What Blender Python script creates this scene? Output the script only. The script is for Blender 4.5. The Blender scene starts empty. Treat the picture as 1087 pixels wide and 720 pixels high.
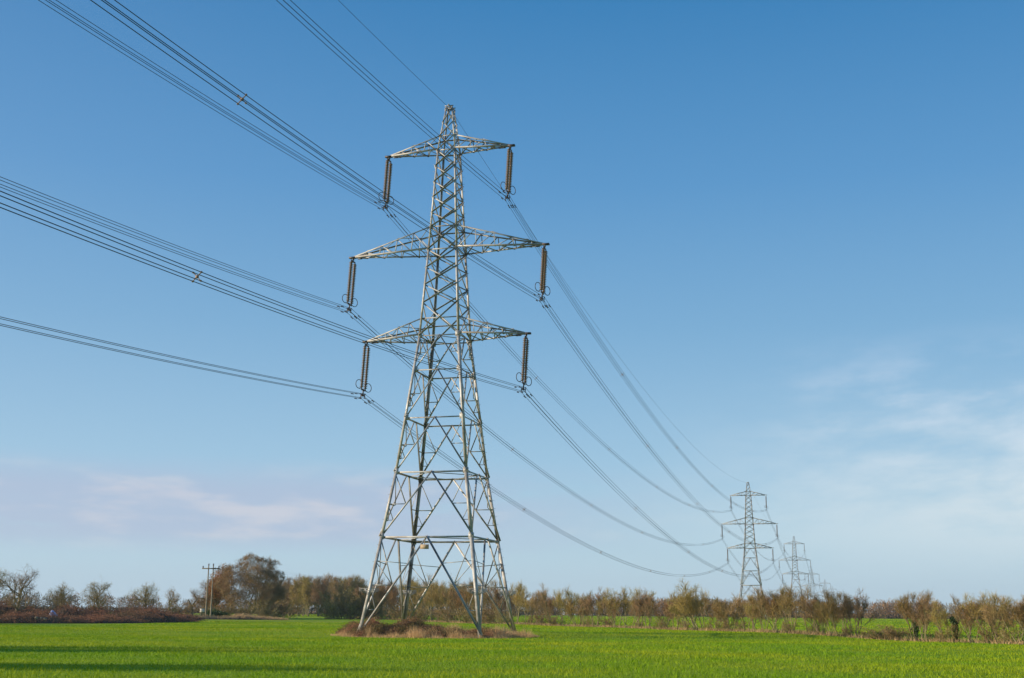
import bpy, bmesh, math, random
import numpy as np
from mathutils import Vector, Matrix

C = bpy.context.scene.collection
R = math.radians
scene = bpy.context.scene

# ------------------------------------------------------------------ camera
EYE = 2.02
PITCH, ROLL = 0.21804, 0.00861
cam_d = bpy.data.cameras.new('camera')
cam = bpy.data.objects.new('camera', cam_d); C.objects.link(cam)
cam_d.sensor_width = 36.0
cam_d.lens = 36.0 * 1306.3 / 1087.0
cam_d.clip_start = 0.5; cam_d.clip_end = 20000
fw = Vector((0, math.cos(PITCH), math.sin(PITCH)))
rt = Vector((1, 0, 0)); up = rt.cross(fw)
r2 = rt * math.cos(ROLL) + up * math.sin(ROLL)
u2 = up * math.cos(ROLL) - rt * math.sin(ROLL)
M = Matrix((r2, u2, -fw)).transposed().to_4x4()
M.translation = Vector((0, 0, EYE))
cam.matrix_world = M
scene.camera = cam

# ------------------------------------------------------------------ light
SUN_EL = R(15.5)
SUN_AZ = math.atan2(-1.0, -0.12)      # from the left of the view
SKY_STRENGTH = 0.115
scene.view_settings.view_transform = 'Standard'
scene.view_settings.look = 'None'
scene.view_settings.exposure = 0.24
scene.view_settings.gamma = 1.0

sd = bpy.data.lights.new('sun', 'SUN'); sd.energy = 5.0; sd.angle = R(0.53); sd.color = (1.0, 0.86, 0.68)
sun = bpy.data.objects.new('sun', sd); C.objects.link(sun)
sdir = Vector((math.sin(SUN_AZ) * math.cos(SUN_EL), math.cos(SUN_AZ) * math.cos(SUN_EL), math.sin(SUN_EL)))
sun.rotation_euler = sdir.to_track_quat('Z', 'Y').to_euler()
sun.location = (-60, 20, 60)

world = bpy.data.worlds.new('World'); scene.world = world; world.use_nodes = True
nt = world.node_tree; nt.nodes.clear()


class NB:
    """tiny node helper"""
    def __init__(s, tree): s.t = tree
    def n(s, typ, **kw):
        nd = s.t.nodes.new(typ)
        ins = kw.pop('ins', {})
        for k, v in kw.items(): setattr(nd, k, v)
        for k, v in ins.items(): s.set(nd.inputs[k], v)
        return nd
    def set(s, sock, v):
        if isinstance(v, bpy.types.NodeSocket): s.t.links.new(v, sock)
        else: sock.default_value = v
    def math(s, op, a, b=None, clamp=False):
        nd = s.t.nodes.new('ShaderNodeMath'); nd.operation = op; nd.use_clamp = clamp
        s.set(nd.inputs[0], a)
        if b is not None: s.set(nd.inputs[1], b)
        return nd.outputs[0]
    def rng(s, v, a, b, c=0.0, d=1.0, smooth=True):
        nd = s.t.nodes.new('ShaderNodeMapRange')
        if smooth: nd.interpolation_type = 'SMOOTHSTEP'
        s.set(nd.inputs[0], v)
        for i, x in enumerate((a, b, c, d)): nd.inputs[i + 1].default_value = x
        return nd.outputs[0]
    def mix(s, f, a, b, typ='RGBA', mode='MIX'):
        nd = s.t.nodes.new('ShaderNodeMix'); nd.data_type = typ
        if typ == 'RGBA': nd.blend_type = mode
        s.set(nd.inputs[0], f)
        i, j = (6, 7) if typ == 'RGBA' else (2, 3)
        s.set(nd.inputs[i], a); s.set(nd.inputs[j], b)
        return nd.outputs[2 if typ == 'RGBA' else 0]
    def noise(s, vec, scale, detail=4, rough=0.55):
        nd = s.t.nodes.new('ShaderNodeTexNoise')
        nd.inputs['Scale'].default_value = scale; nd.inputs['Detail'].default_value = detail
        nd.inputs['Roughness'].default_value = rough
        if vec is not None: s.t.links.new(vec, nd.inputs['Vector'])
        return nd.outputs[0]


w = NB(nt)
sky = w.n('ShaderNodeTexSky', sky_type='NISHITA', sun_disc=False, sun_elevation=SUN_EL, sun_rotation=SUN_AZ,
          altitude=50, air_density=1.35, dust_density=0.45, ozone_density=2.6)
tc = w.n('ShaderNodeTexCoord')
sp = w.n('ShaderNodeSeparateXYZ', ins={0: tc.outputs['Generated']})
sx, sy, sz = sp.outputs
az = w.math('ARCTAN2', sx, sy)
# cloud layers, laid out by compass direction and elevation
cmb = w.n('ShaderNodeCombineXYZ', ins={0: w.math('MULTIPLY', az, 1.0), 1: w.math('MULTIPLY', sz, 4.2), 2: 0.35})
nA = w.noise(cmb.outputs[0], 7.0, 7, 0.55)
cmb2 = w.n('ShaderNodeCombineXYZ', ins={0: w.math('ADD', az, w.math('MULTIPLY', sz, -0.7)), 1: w.math('MULTIPLY', sz, 3.0), 2: 1.7})
nB = w.noise(cmb2.outputs[0], 9.0, 8, 0.62)
# low band of broken cloud, left
bandL = w.math('MULTIPLY', w.math('MULTIPLY', w.rng(sz, 0.036, 0.062), w.rng(sz, 0.122, 0.088)), w.rng(az, 0.22, -0.16))
cL = w.math('MULTIPLY', bandL, w.rng(nA, 0.26, 0.50))
# thin high wisps, right
bandR = w.math('MULTIPLY', w.math('MULTIPLY', w.rng(sz, 0.07, 0.14), w.rng(sz, 0.225, 0.16)), w.rng(az, 0.17, 0.30))
cR = w.math('MULTIPLY', bandR, w.rng(nB, 0.42, 0.70))
# pale veil low on the right
bandV = w.math('MULTIPLY', w.math('MULTIPLY', w.rng(sz, 0.01, 0.08), w.rng(sz, 0.20, 0.07)), w.rng(az, 0.05, 0.42))
cV = w.math('MULTIPLY', bandV, w.rng(nB, 0.22, 0.62))
ramp = w.n('ShaderNodeValToRGB', ins={0: sz})
cr = ramp.color_ramp; cr.interpolation = 'B_SPLINE' if False else 'LINEAR'
stops = [(0.0, (3.75, 5.1, 6.1)), (0.06, (3.25, 4.9, 6.1)), (0.111, (2.55, 4.25, 5.85)), (0.224, (1.45, 3.15, 5.1)), (0.334, (0.74, 2.34, 4.6)), (0.468, (0.25, 1.62, 3.75)), (1.0, (0.25, 1.1, 2.9))]
while len(cr.elements) < len(stops): cr.elements.new(0.5)
for e_, (p_, c_) in zip(cr.elements, stops): e_.position = p_; e_.color = (*[v / 8 for v in c_], 1)
rsc = w.n('ShaderNodeVectorMath', operation='SCALE', ins={0: ramp.outputs[0], 3: 8.0})
# the clear winter blue, a touch more violet towards the sun side
col = w.mix(0.86, sky.outputs[0], rsc.outputs[0])
col = w.mix(w.rng(az, 0.1, -0.6, 0.0, 0.05), col, (4.2, 4.4, 6.0, 1))
col = w.mix(w.math('MULTIPLY', cV, 0.9), col, (5.0, 5.75, 6.15, 1))
col = w.mix(w.math('MULTIPLY', cR, 0.36), col, (5.6, 6.1, 6.9, 1))
col = w.mix(w.math('MULTIPLY', cL, 0.62), col, w.mix(w.rng(nA, 0.51, 0.66), (3.35, 3.75, 5.0, 1), (5.1, 4.7, 5.2, 1)))
bg = w.n('ShaderNodeBackground', ins={0: col, 1: SKY_STRENGTH})
wo = w.n('ShaderNodeOutputWorld'); nt.links.new(bg.outputs[0], wo.inputs[0])
world.name = 'sky'


# ------------------------------------------------------------------ materials
def mat(name, rgb, rough=0.8, metal=0.0, var=0.25, scale=3.0, obj_var=0.0, spec=0.3, trans=0.0, alt=None, bump=0.0, coord='Object', altr=(0.4, 0.65)):
    m = bpy.data.materials.new(name); m.use_nodes = True
    t = NB(m.node_tree); b = m.node_tree.nodes['Principled BSDF']
    tcn = t.n('ShaderNodeTexCoord')
    nz = t.noise(tcn.outputs[coord], scale, 5, 0.6)
    c = (*rgb, 1)
    base = t.mix(t.rng(nz, altr[0], altr[1]), c, (*(alt if alt else [v * (1 - var) for v in rgb]), 1))
    fine = t.noise(tcn.outputs[coord], scale * 9, 3, 0.6)
    base = t.mix(1.0, base, t.rng(fine, 0.2, 0.8, 1 - var * 0.6, 1 + var * 0.6, False), mode='MULTIPLY')
    if obj_var:
        oi = t.n('ShaderNodeObjectInfo')
        hs = t.n('ShaderNodeHueSaturation', ins={4: base, 0: t.rng(oi.outputs['Random'], 0, 1, 0.5 - obj_var * 0.05, 0.5 + obj_var * 0.05, False),
                                                 2: t.rng(oi.outputs['Random'], 0, 1, 1 - obj_var, 1 + obj_var, False)})
        base = hs.outputs[0]
    t.set(b.inputs['Base Color'], base)
    b.inputs['Roughness'].default_value = rough; b.inputs['Metallic'].default_value = metal
    b.inputs['Specular IOR Level'].default_value = spec
    if bump:
        bm_ = t.n('ShaderNodeBump', ins={'Strength': bump, 'Height': fine, 'Distance': 0.05}); t.set(b.inputs['Normal'], bm_.outputs[0])
    if trans:
        tr = t.n('ShaderNodeBsdfTranslucent', ins={0: base})
        mx = t.n('ShaderNodeMixShader', ins={0: trans, 1: b.outputs[0], 2: tr.outputs[0]})
        t.set(m.node_tree.nodes['Material Output'].inputs[0], mx.outputs[0])
    return m


STEEL = mat('galvanised_steel', (0.43, 0.42, 0.395), 0.5, 0.15, 0.3, 0.9, spec=0.3, alt=(0.26, 0.235, 0.205))
STEEL_FAR = STEEL
RUST = mat('rusty_steel', (0.20, 0.11, 0.07), 0.8, 0.1, 0.3, 4)
SPACER = mat('brown_spacer_casting', (0.30, 0.20, 0.14), 0.7, 0.1, 0.2, 4)
GLAZE = mat('brown_glazed_porcelain', (0.17, 0.11, 0.07), 0.3, 0, 0.2, 5, spec=0.5)
FITTING = mat('dark_fitting_steel', (0.10, 0.085, 0.085), 0.5, 0.4, 0.3, 5)
WIRE = mat('weathered_conductor', (0.055, 0.065, 0.085), 0.65, 0.2, 0.2, 0.5)
PLATE = mat('tan_plate', (0.45, 0.33, 0.2), 0.6, 0, 0.2, 4)
BARK = mat('winter_bark', (0.27, 0.215, 0.12), 0.9, 0, 0.3, 1.2, 0.2, alt=(0.155, 0.14, 0.05))
BARK_DARK = mat('dark_bark', (0.12, 0.095, 0.06), 0.9, 0, 0.3, 1.2, 0.15, alt=(0.08, 0.08, 0.04))
TWIG = mat('olive_brown_twigs', (0.38, 0.26, 0.085), 0.85, 0, 0.25, 0.5, 0.22, alt=(0.26, 0.215, 0.055))
TWIG_RED = mat('reddish_brown_twigs', (0.34, 0.20, 0.085), 0.85, 0, 0.25, 0.4, 0.15, alt=(0.24, 0.17, 0.06))
TWIG_GREY = mat('grey_brown_twigs', (0.38, 0.24, 0.115), 0.85, 0, 0.25, 0.4, 0.15, alt=(0.25, 0.175, 0.075))
TWIG_FAR = mat('distant_twigs', (0.27, 0.155, 0.075), 0.9, 0, 0.3, 0.03, alt=(0.19, 0.14, 0.06))
LEAF_ORANGE = mat('orange_oak_leaves', (0.42, 0.18, 0.045), 0.7, 0, 0.3, 0.8, trans=0.25, alt=(0.26, 0.14, 0.04))
IVY = mat('ivy_leaves', (0.055, 0.095, 0.022), 0.5, 0, 0.4, 1.2, trans=0.1)
EVERGREEN = mat('evergreen_bush_leaves', (0.07, 0.12, 0.02), 0.6, 0, 0.4, 1.2, trans=0.15)
BRAMBLE = mat('bramble_stems', (0.36, 0.16, 0.09), 0.85, 0, 0.3, 0.5, trans=0.1, alt=(0.20, 0.15, 0.05))
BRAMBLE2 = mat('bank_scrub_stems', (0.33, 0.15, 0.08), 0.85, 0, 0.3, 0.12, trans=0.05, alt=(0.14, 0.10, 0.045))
FLOOR_SHADE = mat('shaded_thicket_floor', (0.06, 0.045, 0.025), 0.95, 0, 0.3, 1.5)  # shade in and at the foot of thickets, put into the mound colour
STRAW = mat('dead_tan_grass', (0.68, 0.45, 0.22), 0.8, 0, 0.25, 0.6, trans=0.25, alt=(0.50, 0.32, 0.15))
BLADE = mat('young_crop_blades', (0.195, 0.335, 0.008), 0.7, 0, 0.28, 0.09, trans=0.25, alt=(0.36, 0.41, 0.012), spec=0.1, coord='Object')
WOODPOLE = mat('weathered_wood_pole', (0.36, 0.29, 0.20), 0.85, 0, 0.25, 2)
WHITE = mat('off_white_paint', (0.72, 0.68, 0.60), 0.6, 0, 0.1, 3)
TARP = mat('pale_blue_tarpaulin', (0.36, 0.46, 0.72), 0.45, 0, 0.15, 2)
CONCRETE = mat('pale_rubble', (0.24, 0.19, 0.14), 0.9, 0, 0.25, 3)

# ground: one sheet, crop green with yellower and barer patches
gm = bpy.data.materials.new('crop_field'); gm.use_nodes = True
t = NB(gm.node_tree); b = gm.node_tree.nodes['Principled BSDF']
tcn = t.n('ShaderNodeTexCoord')
mp = t.n('ShaderNodeMapping', ins={0: tcn.outputs['Object'], 3: (0.35, 1.0, 1.0)})
n1 = t.noise(mp.outputs[0], 0.055, 6, 0.6)
n2 = t.noise(tcn.outputs['Object'], 0.9, 6, 0.65)
n3 = t.noise(tcn.outputs['Object'], 7.0, 4, 0.7)
g1 = t.mix(t.rng(n1, 0.38, 0.64), (0.19, 0.325, 0.008, 1), (0.34, 0.39, 0.012, 1))
g1 = t.mix(t.math('MULTIPLY', t.rng(n2, 0.58, 0.78), 0.35), g1, (0.17, 0.15, 0.05, 1))
g1 = t.mix(1.0, g1, t.rng(n3, 0.25, 0.75, 0.70, 1.30, False), mode='MULTIPLY')
# bare brownish streaks towards the far left end of the field
ps = t.n('ShaderNodeSeparateXYZ', ins={0: tcn.outputs['Object']})
mask = t.math('MULTIPLY', t.math('MULTIPLY', t.rng(ps.outputs[1], 175, 200), t.rng(ps.outputs[1], 262, 235)), t.rng(ps.outputs[0], -20, -32))
mp2 = t.n('ShaderNodeMapping', ins={0: tcn.outputs['Object'], 3: (0.25, 1.0, 1.0)})
n4 = t.noise(mp2.outputs[0], 0.13, 5, 0.65)
g1 = t.mix(t.math('MULTIPLY', mask, t.rng(n4, 0.48, 0.60, 0, 0.6)), g1, (0.20, 0.13, 0.055, 1))
t.set(b.inputs['Base Color'], g1)
b.inputs['Roughness'].default_value = 0.9; b.inputs['Specular IOR Level'].default_value = 0.1
bp = t.n('ShaderNodeBump', ins={'Strength': 0.9, 'Height': t.math('ADD', n2, n3), 'Distance': 0.12})
t.set(b.inputs['Normal'], bp.outputs[0])
FIELD = gm


# ------------------------------------------------------------------ helpers
def tag(o, label=None, cat=None, group=None, kind=None):
    if label: o['label'] = label
    if cat: o['category'] = cat
    if group: o['group'] = group
    if kind: o['kind'] = kind
    return o


def empty(name, loc=(0, 0, 0), rz=0.0):
    o = bpy.data.objects.new(name, None); C.objects.link(o)
    o.location = loc; o.rotation_euler = (0, 0, rz); o.empty_display_size = 0.3
    return o


def mesh_np(name, V, F, m, parent=None, smooth=False):
    """V (n,3) float, F (k,3|4) int -> one object"""
    V = np.asarray(V, np.float32); F = np.asarray(F, np.int32)
    me = bpy.data.meshes.new(name)
    me.vertices.add(len(V)); me.vertices.foreach_set('co', V.ravel())
    k = F.shape[1]
    me.loops.add(F.size); me.loops.foreach_set('vertex_index', F.ravel())
    me.polygons.add(len(F)); me.polygons.foreach_set('loop_start', np.arange(0, F.size, k, dtype=np.int32))
    me.update(calc_edges=True)
    me.validate()
    me.materials.append(m)
    if smooth: me.polygons.foreach_set('use_smooth', np.ones(len(F), bool))
    o = bpy.data.objects.new(name, me); C.objects.link(o)
    if parent: o.parent = parent
    return o


def frame(d):
    d = Vector(d).normalized()
    a = Vector((0, 0, 1)) if abs(d.z) < 0.95 else Vector((0, 1, 0))
    u = d.cross(a).normalized(); v = d.cross(u).normalized()
    return u, v


class MB:
    """collects shapes into one quad mesh"""
    def __init__(s): s.V = []; s.F = []
    def box8(s, c):
        k = len(s.V); s.V += [tuple(x) for x in c]
        s.F += [(k, k + 3, k + 2, k + 1), (k + 4, k + 5, k + 6, k + 7), (k, k + 1, k + 5, k + 4), (k + 1, k + 2, k + 6, k + 5),
                (k + 2, k + 3, k + 7, k + 6), (k + 3, k, k + 4, k + 7)]
    def bar(s, p, q, u, v, wu0, wu1, wv0, wv1):
        p, q = Vector(p), Vector(q)
        s.box8([p + u * wu0 + v * wv0, p + u * wu1 + v * wv0, p + u * wu1 + v * wv1, p + u * wu0 + v * wv1,
                q + u * wu0 + v * wv0, q + u * wu1 + v * wv0, q + u * wu1 + v * wv1, q + u * wu0 + v * wv1])
    def angle(s, p, q, w_, d1, d2, th=0.014):
        """steel angle: flange in direction d1 and flange in direction d2 (both roughly square to the run)"""
        p, q = Vector(p), Vector(q); d = (q - p).normalized()
        a = Vector(d1); a = (a - d * a.dot(d)).normalized()
        b_ = Vector(d2); b_ = b_ - d * b_.dot(d) - a * b_.dot(a)
        b_.normalize()
        s.bar(p, q, a, b_, 0, w_, 0, th)
        s.bar(p, q, a, b_, 0, th, th + 0.001, w_)
    def tube(s, P, rad, n=6, cap=True):
        P = [Vector(p) for p in P]
        if not hasattr(rad, '__len__'): rad = [rad] * len(P)
        k0 = len(s.V); u = None
        for i, p in enumerate(P):
            d = (P[min(i + 1, len(P) - 1)] - P[max(i - 1, 0)]).normalized()
            if u is None: u, v = frame(d)
            else:
                u = (u - d * u.dot(d)).normalized(); v = d.cross(u)
            for j in range(n):
                a = 2 * math.pi * j / n
                s.V.append(tuple(p + (u * math.cos(a) + v * math.sin(a)) * rad[i]))
        for i in range(len(P) - 1):
            for j in range(n):
                a, b_ = k0 + i * n + j, k0 + i * n + (j + 1) % n
                s.F.append((a, b_, b_ + n, a + n))
        if cap and n in (4, 6):
            for e in (k0, k0 + (len(P) - 1) * n):
                for j in range(0, n - 2, 2):
                    s.F.append((e, e + j + 1, e + j + 2, e + (j + 3) % n) if n == 6 and j + 3 <= n - 1 else (e, e + j + 1, e + j + 2, e + (j + 3) % n))
                if n == 6: pass
    def box(s, c, h, rz=0.0):
        c = Vector(c); u = Vector((math.cos(rz), math.sin(rz), 0)); v = Vector((-u.y, u.x, 0))
        s.bar(c - Vector((0, 0, h[2])), c + Vector((0, 0, h[2])), u, v, -h[0], h[0], -h[1], h[1])
    def build(s, name, m, parent=None, smooth=False):
        return mesh_np(name, s.V, s.F, m, parent, smooth)


def copy_tree(o, parent=None):
    c = o.copy(); C.objects.link(c)
    if parent: c.parent = parent
    for ch in list(o.children): copy_tree(ch, c)
    return c


# ------------------------------------------------------------------ terrain
def gz(x, y):
    x = np.asarray(x, float); y = np.asarray(y, float)
    u = (y - 114) / 10.0
    g = 0.33 * u * np.exp(-u * u / 2) * np.exp(-((x + 6) / 40.0) ** 2)
    g = g + 0.05 * np.sin(x * 0.11 + 1.3) * np.sin(y * 0.13) + 0.07 * np.sin(x * 0.031 + y * 0.047)
    t_ = np.clip((np.hypot(x, y) - 950) / 250.0, 0, 1)
    return g - 9 * t_ * t_ * (3 - 2 * t_)


def gzf(x, y): return float(gz(x, y))


def axis(fine0, fine1, step, far, growth=1.12):
    a = list(np.arange(fine0, fine1, step)); s_ = step
    x = fine1
    while x < far: a.append(x); s_ *= growth; x += s_
    a.append(far)
    x = fine0; s_ = step; pre = []
    while x > -far: s_ *= growth; x -= s_; pre.append(max(x, -far))
    return np.array(pre[::-1] + a)


xs = axis(-60, 60, 2.0, 3600, 1.10); ys = axis(20, 260, 1.5, 3600, 1.09)
XX, YY = np.meshgrid(xs, ys)
V = np.stack([XX, YY, gz(XX, YY)], -1).reshape(-1, 3)
nx = len(xs); ii, jj = np.meshgrid(np.arange(len(ys) - 1), np.arange(nx - 1), indexing='ij')
k = (ii * nx + jj).ravel()
F = np.stack([k, k + 1, k + 1 + nx, k + nx], 1)
ground = mesh_np('ground', V, F, FIELD, smooth=True); tag(ground, kind='structure')

# ------------------------------------------------------------------ pylon
TH = 0.26635
HB = [(0, 5.62), (2.6, 5.17), (5.5, 4.76), (8.5, 4.31), (14.35, 3.44), (19.4, 2.83), (23.95, 2.28), (27.27, 2.0), (29.0, 1.83),
      (30.55, 1.73), (32.33, 1.64), (34.05, 1.56), (35.85, 1.485), (38.15, 1.33), (39.62, 1.25), (41.2, 1.18), (42.8, 1.11),
      (44.42, 1.04), (46.08, 0.935), (47.6, 0.76), (49.12, 0.55), (50.75, 0.34)]
HH = [a for a, _ in HB]; BB = [b_ for _, b_ in HB]


def bw(h): return float(np.interp(h, HH, BB))


ARM = [(46.08, 47.6, 6.5), (35.86, 38.15, 9.95), (27.31, 29.0, 8.2)]     # bottom chord, top chord, reach
INS = 5.21


def pylon(name, h0=0.0, detail=True):
    root = empty(name)
    def P(sx_, sy_, h): q = bw(h); return Vector((sx_ * q, sy_ * q, h))
    # legs
    for sx_, sy_ in ((-1, -1), (1, -1), (1, 1), (-1, 1)):
        m = MB()
        hs = [h0 - 0.6] + [h for h in (8.5, 14.35, 27.27, 35.85, 46.08, 50.75)]
        pts = [Vector((sx_ * (bw(h0) + 0.095), sy_ * (bw(h0) + 0.095), h0 - 0.6))] + [P(sx_, sy_, h) for h in hs[1:]]
        ws = [0.30, 0.28, 0.25, 0.21, 0.18, 0.12]
        for i in range(len(pts) - 1):
            m.angle(pts[i], pts[i + 1], ws[i], (-sx_, 0, 0), (0, -sy_, 0), 0.028)
        # step bolts / splice plates
        if detail:
            for h in (8.5, 14.35, 19.4, 23.95, 27.27):
                p = P(sx_, sy_, h)
                m.box(p + Vector((-sx_ * 0.17, sy_ * 0.012, 0)), (0.2, 0.009, 0.28)); m.box(p + Vector((sx_ * 0.012, -sy_ * 0.17, 0)), (0.009, 0.2, 0.28))
            if sx_ == 1 and sy_ == 1 or sx_ == -1 and sy_ == -1:
                h = 4.0
                while h < 46:
                    p = P(sx_, sy_, h); m.bar(p, p + Vector((sx_ * 0.20, 0, 0)), Vector((0, 1, 0)), Vector((0, 0, 1)), -0.01, 0.01, -0.01, 0.01); h += 0.75
        m.build('tower_leg', STEEL, root)
        if detail:
            pass
    # faces: (from corner, to corner)
    faces = [((-1, -1), (1, -1)), ((1, -1), (1, 1)), ((1, 1), (-1, 1)), ((-1, 1), (-1, -1))]
    lev = [h0, 8.5, 14.35, 19.4, 23.95, 27.27]
    xl = [27.27, 30.55, 32.33, 34.05, 35.85, 38.15, 39.62, 41.2, 42.8, 44.42, 46.08, 47.6, 49.12, 50.6]
    for a, c in faces:
        n = Vector(((a[0] + c[0]) / 2, (a[1] + c[1]) / 2, 0))     # outward
        dn = Vector((0, 0, -1))
        for i in range(5):
            A0, A1 = P(*a, lev[i]), P(*a, lev[i + 1]); B0, B1 = P(*c, lev[i]), P(*c, lev[i + 1])
            m = MB(); fr = MB()
            mid = (A1 + B1) / 2
            W = (0.17, 0.15, 0.13, 0.12, 0.11)[i]
            # horizontal
            fr.angle(A1 - n * 0.03, B1 - n * 0.03, W * 0.95, dn, -n)
            for (L0, L1, hc) in ((A0, A1, a), (B0, B1, c)):
                if hc is a: m.angle(mid - n * 0.05, L0 - n * 0.05, W, dn, -n)
                else: m.angle(mid + n * 0.015, L0 + n * 0.015, W, (B1 - A1), n)
                dm = (mid + L0) / 2
                h_m = dm.z; lm = P(*hc, h_m)
                rw = 0.075
                m.angle(lm - n * 0.06, dm - n * 0.06, rw, dn, -n)
                m.angle(dm - n * 0.08, L1 - n * 0.08, rw, dn, -n)
                if i == 0:
                    # extra redundants in the tall bottom panel
                    t1 = L0.lerp(mid, 0.25); l1 = P(*hc, t1.z)
                    m.angle(l1 - n * 0.06, t1 - n * 0.06, 0.07, dn, -n); m.angle(t1 - n * 0.08, lm - n * 0.08, 0.07, dn, -n)
                    t2 = L0.lerp(mid, 0.5); l2 = P(*hc, t2.z + (L1.z - t2.z) * 0.5)
                    m.angle(t2 - n * 0.09, l2 - n * 0.09, 0.06, dn, -n)
                    t3 = L0.lerp(mid, 0.72)
                    m.angle(t3 - n * 0.07, l2 - n * 0.07, 0.06, dn, -n)
                elif i < 4:
                    l2 = P(*hc, (dm.z + L0.z) / 2); t1 = L0.lerp(mid, 0.25)
                    m.angle(l2 - n * 0.06, t1 - n * 0.06, 0.06, dn, -n)
                    m.angle(t1 - n * 0.085, lm - n * 0.085, 0.06, dn, -n)
            m.build('face_bracing', STEEL, root); fr.build('horizontal_strut', STEEL, root)
        z = MB()
        for i in range(len(xl) - 1):
            A0, A1 = P(*a, xl[i]), P(*a, xl[i + 1]); B0, B1 = P(*c, xl[i]), P(*c, xl[i + 1])
            W = 0.115 if xl[i] < 46 else 0.08
            z.angle(A1 - n * 0.03, B0 - n * 0.03, W, dn, -n)
            side = (B1 - A1).normalized()
            z.angle(B1 + n * 0.012, A0 + n * 0.012, W, side, n)
            if i in (0, 3, 4, 5, 9, 10, 11, 12) and xl[i] in (35.85, 46.08):
                z.angle(A0 - n * 0.03, B0 - n * 0.03, 0.12, dn, -n)
        for h in (29.0, 38.15, 47.6, 50.70):
            z.angle(P(*a, h) - n * 0.03, P(*c, h) - n * 0.03, 0.11, dn, -n)
        z.build('lattice_panel', STEEL, root)
    # plan bracing
    for h in (8.42, 14.27, 27.2):
        m = MB(); q = bw(h) - 0.1
        mids = [Vector((0, -q, h)), Vector((q, 0, h)), Vector((0, q, h)), Vector((-q, 0, h))]
        for i in range(4): m.angle(mids[i], mids[(i + 1) % 4], 0.075, (0, 0, -1), -(mids[i] + mids[(i + 1) % 4]))
        m.build('plan_bracing', STEEL, root)
    # cap
    m = MB(); q = bw(50.7)
    m.box((0, -q, 50.80), (q + 0.10, 0.05, 0.03)); m.box((0, q, 50.80), (q + 0.10, 0.05, 0.03)); m.box((0, 0, 50.86), (0.06, q + 0.25, 0.03)); m.build('peak_cap', STEEL, root)
    # arms
    for hb, ht, reach in ARM:
        for s in (-1, 1):
            m = MB()
            tip = Vector((s * (reach - 0.12), 0, hb + 0.02)); tt = Vector((s * (reach - 0.25), 0, hb + 0.17))
            bf, bb = P(s, -1, hb), P(s, 1, hb); tf, tb = P(s, -1, ht), P(s, 1, ht)
            for (r0, sg) in ((bf, -1), (bb, 1)):
                m.angle(r0, tip + Vector((0, sg * 0.10, 0)), 0.15, (0, 0, 1), (0, -sg, 0), 0.016)
            for (r0, sg) in ((tf, -1), (tb, 1)):
                m.angle(r0, tt + Vector((0, sg * 0.09, 0)), 0.125, (0, 0, -1), (0, -sg, 0), 0.016)
            n_ = 4 if reach > 7 else 3
            for (b0, t0, sg) in ((bf, tf, -1), (bb, tb, 1)):
                prev = b0
                for j in range(1, n_ + 1):
                    f_ = j / (n_ + 0.75)
                    pb = b0.lerp(tip, f_) - Vector((0, sg * 0.03, 0)); pt = t0.lerp(tt, f_) - Vector((0, sg * 0.03, 0))
                    m.angle(pt, pb, 0.07, (s, 0, 0), (0, -sg, 0), 0.012)           # post
                    m.angle(pt - Vector((0, sg * 0.02, 0)), prev - Vector((0, sg * 0.02, 0)), 0.08, (0, 0, -1), (0, -sg, 0), 0.012)
                    prev = pb
            # bottom plane zigzag + top plane ties
            N = 2 * n_ + 1
            for j in range(N):
                f0, f1 = j / (N + 0.8), (j + 1) / (N + 0.8)
                a0 = (bf if j % 2 else bb).lerp(tip, f0); a1 = (bb if j % 2 else bf).lerp(tip, f1)
                m.angle(a0 + Vector((0, 0, -0.02)), a1 + Vector((0, 0, -0.02)), 0.075, (s, 0, 0), (0, 0, -1), 0.012)
            for j in range(n_):
                f0, f1 = j / (n_ + 0.9), (j + 1) / (n_ + 0.9)
                a0 = (tb if j % 2 else tf).lerp(tt, f0); a1 = (tf if j % 2 else tb).lerp(tt, f1)
                m.angle(a0 + Vector((0, 0, 0.02)), a1 + Vector((0, 0, 0.02)), 0.07, (s, 0, 0), (0, 0, 1), 0.012)
            arm = m.build('cross_arm', STEEL, root)
            e = MB()
            e.box((s * (reach - 0.16), 0, hb + 0.07), (0.34, 0.16, 0.08)); e.box((s * (reach - 0.25), 0, hb - 0.09), (0.05, 0.12, 0.09))
            e.box((s * (reach - 0.95), 0.0, hb - 0.10), (0.22, 0.03, 0.04))
            e.build('arm_end_plate', FITTING if detail else STEEL, arm)
    if detail:
        # anti-climbing guards: fans of barbed bars round every leg
        for sx_, sy_ in ((-1, -1), (1, -1), (1, 1), (-1, 1)):
            g = MB(); c = P(sx_, sy_, 3.45)
            c = c + Vector((-sx_ * 0.1, -sy_ * 0.1, 0))
            for k_ in range(3):
                h = k_ * 0.17
                for a_ in range(4):
                    an = a_ * math.pi / 2 + math.pi / 4
                    p0 = c + Vector((math.cos(an), math.sin(an), 0)) * 0.22 + Vector((0, 0, h * 0.6 - 0.05))
                    p1 = c + Vector((math.cos(an), math.sin(an), 0)) * 0.95 + Vector((0, 0, h * 0.6 + 0.30))
                    g.bar(p0, p1, *frame(p1 - p0), -0.022, 0.022, -0.022, 0.022)
                    an2 = an + math.pi / 2
                    p2 = c + Vector((math.cos(an2), math.sin(an2), 0)) * (0.6 + 0.14 * k_) + Vector((0, 0, h * 0.6 + 0.13 + 0.06 * k_))
                    p3 = c + Vector((math.cos(an), math.sin(an), 0)) * (0.6 + 0.14 * k_) + Vector((0, 0, h * 0.6 + 0.13 + 0.06 * k_))
                    g.bar(p2, p3, *frame(p3 - p2), -0.014, 0.014, -0.014, 0.014)
            g.build('anti_climbing_guard', STEEL, root)
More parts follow.
